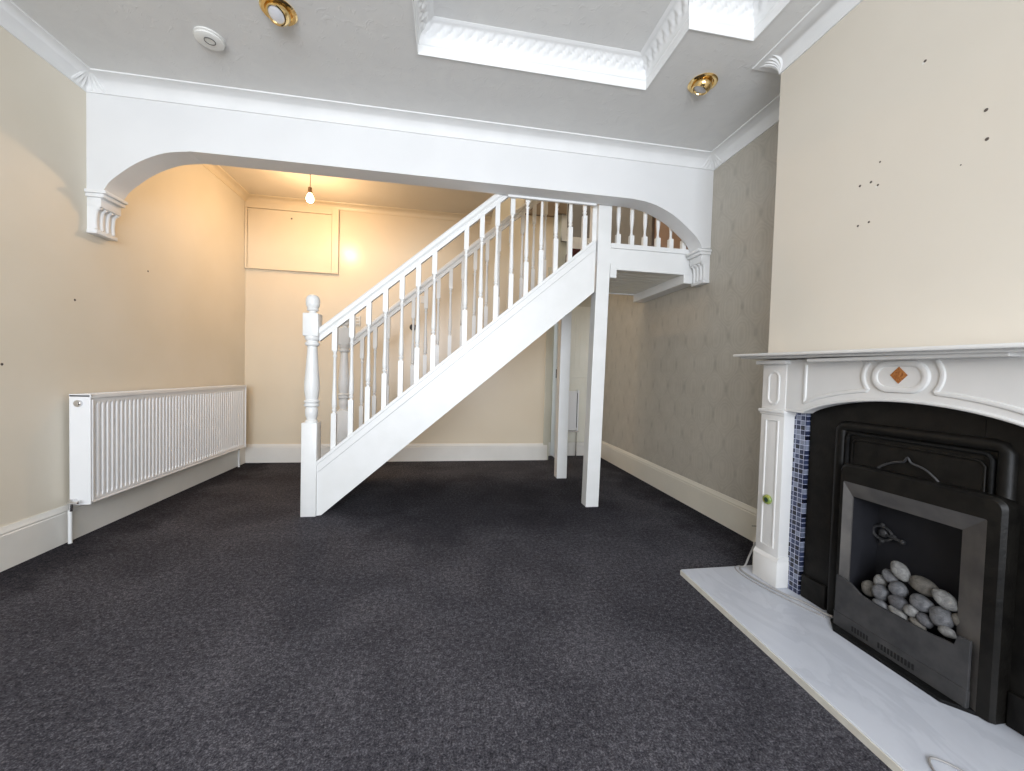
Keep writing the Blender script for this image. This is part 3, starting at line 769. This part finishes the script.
def bead(pl, r=.0095, name='raised_bead', closed=False, x=XF + .004, parent=fr):
    mb = MB(); mb.tube([(x, y, z) for y, z in pl], r, 8, closed)
    c = x
    mb.xf(lambda q: (c + (q.x - c) * .8, q.y, q.z)); return mb.build(name, M_mantel, parent, True)
for s in (1, -1):
    yo, zi = .415, 1.238
    pts = [(FC + s * yo, zi - (zi - 1.047) * k / 8) for k in range(9)]
    pts += [(FC + s * (yo - (yo - .122) * k / 12), archz(FC + s * (yo - (yo - .122) * k / 12)) + .047 ) for k in range(1, 13)]
    ends = pts[-1]
    for k in range(13):
        a = -.60 + 1.2 * k / 12
        pts.append((FC + s * (.02 + .118 * cos(a)), 1.185 + .103 * sin(a)))
    pts = [pts[0]] + [q for q in pts[1:]]
    bead(pts, .0095)
def stadium(cy, cz, hw, hh, n=10):
    out = []; r = min(hw, hh); ex = hw - r; ez = hh - r
    for k in range(4 * n):
        a = 2 * PI * k / (4 * n); out.append((cy + r * cos(a) + (ex if cos(a) > 0 else -ex), cz + r * sin(a) + (ez if sin(a) > 0 else -ez)))
    return out
md = MB().prism(stadium(FC, 1.183, .098, .062), 'x', XF + .004, XF - .001, .0).build('medallion', M_mantel, fr, True)
bead(stadium(FC, 1.183, .089, .053), .014, 'raised_bead', True, XF + .003, md)
dm = MB(); dm.prism([(FC - .031, 1.189), (FC, 1.189 + .034), (FC + .031, 1.189), (FC, 1.189 - .034)], 'x', XF - .003, XF + .004); dm = dm.build('diamond_tile', M_diamond, md)
dm['label'] = 'orange-brown marbled diamond tile'
for s in (1, -1):
    def yy(a): return FC + s * (a - FC)
    def b3(mb, xa, ya, yb, za, zb, bev): mb.box(xa, XC - .001, min(yy(ya), yy(yb)), max(yy(ya), yy(yb)), za, zb, bev)
    mb = MB(); b3(mb, XF, 1.810, 1.966, .19, 1.246, .003); b3(mb, XF - .014, 1.80, 1.976, .978, .996, .004); b3(mb, XF - .006, 1.805, 1.971, .966, .979, .003); b3(mb, XF - .03, 1.79, 1.99, 1.245, 1.266, .004)
    pil = mb.build('pilaster', M_mantel, MP, True)
    bead([(yy(1.889) + (y - 1.889), z) for y, z in stadium(1.889, 1.115, .034, .088)], .0085, 'raised_bead', True, XF + .001, pil)
    bead([(yy(1.848), .235), (yy(1.929), .235), (yy(1.929), .935), (yy(1.848), .935)], .0075, 'raised_bead', True, XF + .001, pil)
    mb = MB(); b3(mb, XF - .010, 1.803, 1.969, .033, .175, .003); o = mb
    q = [(XF - .012, .172), (XF + .004, .20), (XC - .001, .20), (XC - .001, .172)]
    o.prism(q, 'y', min(yy(1.805), yy(1.967)), max(yy(1.805), yy(1.967)))
    o.build('plinth', M_mantel, pil, True)

tl = thing('mosaic_tile_panel', (1.85, 1.77, .03), 'strip of blue glass mosaic tiles beside the left pilaster', 'tiles', )
MB().box(1.845, XC + .0, 1.738, 1.812, .033, .992).build('tiles', M_mosaic, tl)
tl = thing('mosaic_tile_panel', (1.85, FC * 2 - 1.77, .03), 'strip of blue glass mosaic tiles beside the right pilaster', 'tiles')
MB().box(1.845, XC + .0, 2 * FC - 1.812, 2 * FC - 1.738, .033, .992).build('tiles', M_mosaic, tl)

FI = thing('fireplace_insert', (1.86, FC, .03), 'black cast iron fireplace insert set under the white arch', 'fireplace')
mb = MB(); a, b, c, d_ = .838, 1.732, 1.068, 1.512
mb.box(1.862, 1.885, a, c, .033, 1.085, .002); mb.box(1.862, 1.885, d_, b, .033, 1.085, .002); mb.box(1.862, 1.885, c, d_, .67, 1.085)
mb.build('back_plate', M_iron2, FI)
def archframe(y0, y1, zt, r, x, name, m, sq=1.0):
    pts = [(x, y1, .036)] + [(x, y1, zt - .02), (x, y1 - .012, zt - .004), (x, y1 - .03, zt)] + [(x, y0 + .03, zt), (x, y0 + .012, zt - .004), (x, y0, zt - .02)] + [(x, y0, .036)]
    return MB().tube(pts, r, 12).build(name, m, FI, True)
archframe(1.008, 1.568, .952, .024, 1.864, 'frame_moulding', M_iron2)
archframe(1.042, 1.534, .920, .008, 1.856, 'frame_moulding', M_iron)
archframe(1.062, 1.515, .893, .005, 1.860, 'panel_bead', M_iron2)
og = spline([(1.86, 1.41, .775), (1.858, 1.385, .80), (1.857, 1.34, .825), (1.856, 1.305, .835), (1.855, 1.291, .855), (1.856, 1.277, .835), (1.857, 1.235, .822), (1.858, 1.20, .795), (1.86, 1.18, .77)], 4)
MB().tube(og, .0045, 8).build('ogee_ornament', M_steel, FI, True)
for s in (1, -1):
    y0, y1 = (1.60, 1.730) if s > 0 else (2 * FC - 1.730, 2 * FC - 1.60)
    MB().box(1.848, 1.864, y0, y1, .033, .15, .004).build('plinth_block', M_iron2, FI)

GF = thing('gas_fire', (1.83, 1.25, .03), 'dark metal gas fire with sloping grey rim holding the heap of pebbles', 'gas fire')
# loft of U-shaped rings
def ring(y0, y1, zb, zt, r, x, n=6):
    pts = [(x, y1, zb)]
    for k in range(n + 1):
        a = PI / 2 * k / n; pts.append((x, y1 - r + r * cos(a), zt - r + r * sin(a)))
    for k in range(n + 1):
        a = PI / 2 + PI / 2 * k / n; pts.append((x, y0 + r + r * cos(a), zt - r + r * sin(a)))
    pts.append((x, y0, zb)); return pts
def loft(rings):
    mb = MB(); R = [[mb.bm.verts.new(q) for q in r] for r in rings]
    for i in range(len(R) - 1):
        for k in range(len(R[i]) - 1): mb.bm.faces.new([R[i][k], R[i][k + 1], R[i + 1][k + 1], R[i + 1][k]])
    return mb
Z0 = .036
loft([ring(.972, 1.520, Z0, .785, .035, 1.862), ring(.972, 1.520, Z0, .785, .035, 1.812), ring(.982, 1.510, Z0, .775, .03, 1.80), ring(1.013, 1.494, Z0, .706, .006, 1.797)]).build('outer_frame', M_iron2, GF, True)
loft([ring(1.013, 1.494, Z0, .706, .004, 1.7972), ring(1.097, 1.481, Z0, .637, .002, 1.835), ring(1.096, 1.482, Z0, .638, .002, 1.842)]).build('bevelled_trim', M_steel2, GF, False)
mb = MB()
mb.box(1.985, 2.01, 1.07, 1.51, .04, .68); mb.box(1.84, 2.01, 1.07, 1.095, .04, .68); mb.box(1.84, 2.01, 1.483, 1.51, .04, .68); mb.box(1.84, 2.01, 1.07, 1.51, .64, .68); mb.box(1.80, 2.01, 1.07, 1.51, .033, .06)
mb.build('firebox', M_soot, GF)
mb = MB(); oy, oz, ox = 1.448, .476, 1.975
mb.tube([(ox - .012, oy + .040 * cos(k * PI / 8), oz + .030 * sin(k * PI / 8)) for k in range(16)], .006, 8, True)
for k in range(4): mb.ball((ox - .012, oy + .046 * cos(k * PI / 2), oz + .036 * sin(k * PI / 2)), .011, .7, 1, 1)
mb.ball((ox - .006, oy, oz), .020, .6, 1, 1); mb.tube([(ox - .006, oy - .01, oz - .004), (ox - .02, oy - .05, oz - .002), (ox - .022, oy - .085, oz - .004)], .007, 8); mb.ball((ox - .022, oy - .088, oz - .004), .011)
mb.build('cast_ornament', M_steel, GF, True)
fp = [(1.492, .105), (1.492, .275), (1.455, .272), (1.425, .262), (1.385, .236), (1.33, .232), (1.15, .232), (1.07, .238), (1.062, .278), (1.028, .280), (1.028, .105)]
MB().prism(fp, 'x', 1.782, 1.792, .0015).build('fret', M_steel, GF)
mb = MB(); mb.box(1.780, 1.796, 1.028, 1.495, .045, .105, .002); mb.box(1.778, 1.79, 1.028, 1.495, .103, .109, .001)
vs = mb.build('vent_strip', M_steel, GF)
mb = MB()
for k in range(6): mb.box(1.7785, 1.781, 1.405 - k * .012, 1.412 - k * .012, .062, .084)
mb.build('vent_grille', M_slot, vs); mb = MB()
for k in range(11): mb.box(1.7785, 1.781, 1.30 - k * .012, 1.307 - k * .012, .062, .084)
mb.build('vent_grille', M_slot, vs)
MB().prism([(1.86, 1.53), (1.80, 1.525), (1.742, 1.462), (1.742, 1.075), (1.80, 1.01), (1.86, 1.005)], 'z', .032, .045, .002).build('base_tray', M_iron, GF)

PB = [((1.862, 1.298, .383), .042, .027, -.85, 'pale', 'pale elongated pebble at the very top of the heap in the gas fire'),
      ((1.868, 1.338, .338), .032, .024, -.8, 'grey', 'grey oval pebble just left of and below the topmost pebble'),
      ((1.868, 1.374, .299), .023, .029, .1, 'pale', 'pale round pebble high on the left slope of the heap'),
      ((1.86, 1.409, .248), .031, .031, .2, 'brown', 'buff pebble at the far left end of the heap in the gas fire'),
      ((1.848, 1.356, .262), .032, .035, 0, 'grey', 'mid grey rounded pebble left of centre beside the fret edge'),
      ((1.852, 1.296, .308), .031, .031, 0, 'grey', 'grey rounded pebble directly below the topmost pebble'),
      ((1.836, 1.279, .262), .038, .028, -.2, 'dark', 'dark grey pebble in the middle of the heap'),
      ((1.870, 1.222, .360), .046, .034, -.15, 'brown', 'large buff pebble lying across the top right of the heap'),
      ((1.845, 1.140, .356), .042, .029, -.45, 'pale', 'large pale elongated pebble high on the right of the heap'),
      ((1.842, 1.208, .303), .038, .030, -.1, 'grey', 'greenish-grey pebble under the large buff one'),
      ((1.838, 1.143, .288), .034, .038, .1, 'grey', 'big rounded grey pebble low on the right side of the heap'),
      ((1.822, 1.269, .224), .036, .021, -.2, 'pale', 'pale flat pebble lying along the fret edge, centre left'),
      ((1.824, 1.229, .262), .021, .024, -.4, 'pale', 'small pale pebble wedged in the middle of the heap'),
      ((1.822, 1.332, .222), .033, .020, -.25, 'grey', 'flat grey pebble along the fret edge at the left'),
      ((1.822, 1.206, .224), .030, .017, -.35, 'brown', 'flat buff pebble half hidden behind the fret edge, centre right'),
      ((1.830, 1.188, .250), .028, .022, -.7, 'dark', 'dark slanting pebble between the two grey ones at lower right'),
      ((1.818, 1.112, .254), .026, .018, -.1, 'pale', 'pale flat pebble low at the right end beside the frame'),
      ((1.850, 1.098, .305), .022, .024, 0, 'brown', 'small buff pebble at the right end against the frame'),
      ((1.890, 1.262, .352), .028, .024, 0, 'dark', 'dark pebble behind the top of the heap')]
for (c, a, b, tilt, col, lab) in PB:
    mb = MB(); q = bmesh.ops.create_icosphere(mb.bm, subdivisions=3, radius=1)
    sd = Vector((c[1] * 31, c[2] * 47, c[0] * 11))
    for v in mb.bm.verts:
        n = noise.noise(v.co * 1.1 + sd); k = 1 + .16 * n
        p = Vector((v.co.x * min(a, b) * .95, -v.co.y * a, v.co.z * b)) * k
        y = p.y * cos(-tilt) - p.z * sin(-tilt); z = p.y * sin(-tilt) + p.z * cos(-tilt)
        v.co = Vector((p.x + c[0], y + c[1], z + c[2]))
    tag(mb.build('fire_pebble', M_peb[col], None, True, origin=c), lab, 'pebble', 'pebbles heaped in the gas fire')

# tape disc on the pilaster
t = thing('tape_measure', (1.765, 1.885, .49), 'small round yellow-green tape disc with dark centre on the pilaster', 'tape')
MB().lathe([(.012, 0), (.025, 0), (.027, -.008), (.023, -.016), (.014, -.018)], 1.889, .492, XF, 20, 'x').build('case', M_ygreen, t, True)
MB().lathe([(.012, -.012), (.013, -.0195), (.004, -.020)], 1.886, .492, XF, 16, 'x').build('centre', mat('dark_green', (.02, .05, .03)), t, True)

# cables
def cable(pts, r, m, name, label, n=8):
    tag(MB().tube(spline(pts, n), r, 8).build(name, m, None, True), label, 'cable')
cable([(1.815, 2.00, .20), (1.80, 2.03, .10), (1.785, 2.04, .042), (1.735, 2.02, .038), (1.722, 1.95, .038), (1.735, 1.86, .038), (1.765, 1.75, .038), (1.805, 1.66, .038), (1.822, 1.57, .038), (1.825, 1.535, .045)], .0055, M_cable, 'power_cable', 'grey cable curving round the left plinth to the gas fire')
cable([(1.76, 2.055, .036), (1.715, 2.035, .036), (1.695, 1.96, .036), (1.705, 1.85, .036), (1.735, 1.73, .036), (1.77, 1.62, .036), (1.80, 1.545, .036)], .003, M_cable, 'thin_flex', 'thin pale flex lying on the marble beside the thicker grey cable')
cable([(1.53, .78, .0365), (1.50, .86, .0365), (1.465, .905, .0365), (1.435, .90, .0365), (1.40, .85, .0365), (1.37, .78, .0365)], .003, M_cable, 'wire_loop', 'thin grey wire loop on the hearth at the bottom edge of the photo')
cable([(2.16, 2.42, .12), (2.165, 2.34, .14), (2.14, 2.2, .13), (2.10, 2.075, .09)], .0025, M_wire, 'loose_wire', 'thin dark wire in front of the cream skirting beside the chimney breast')
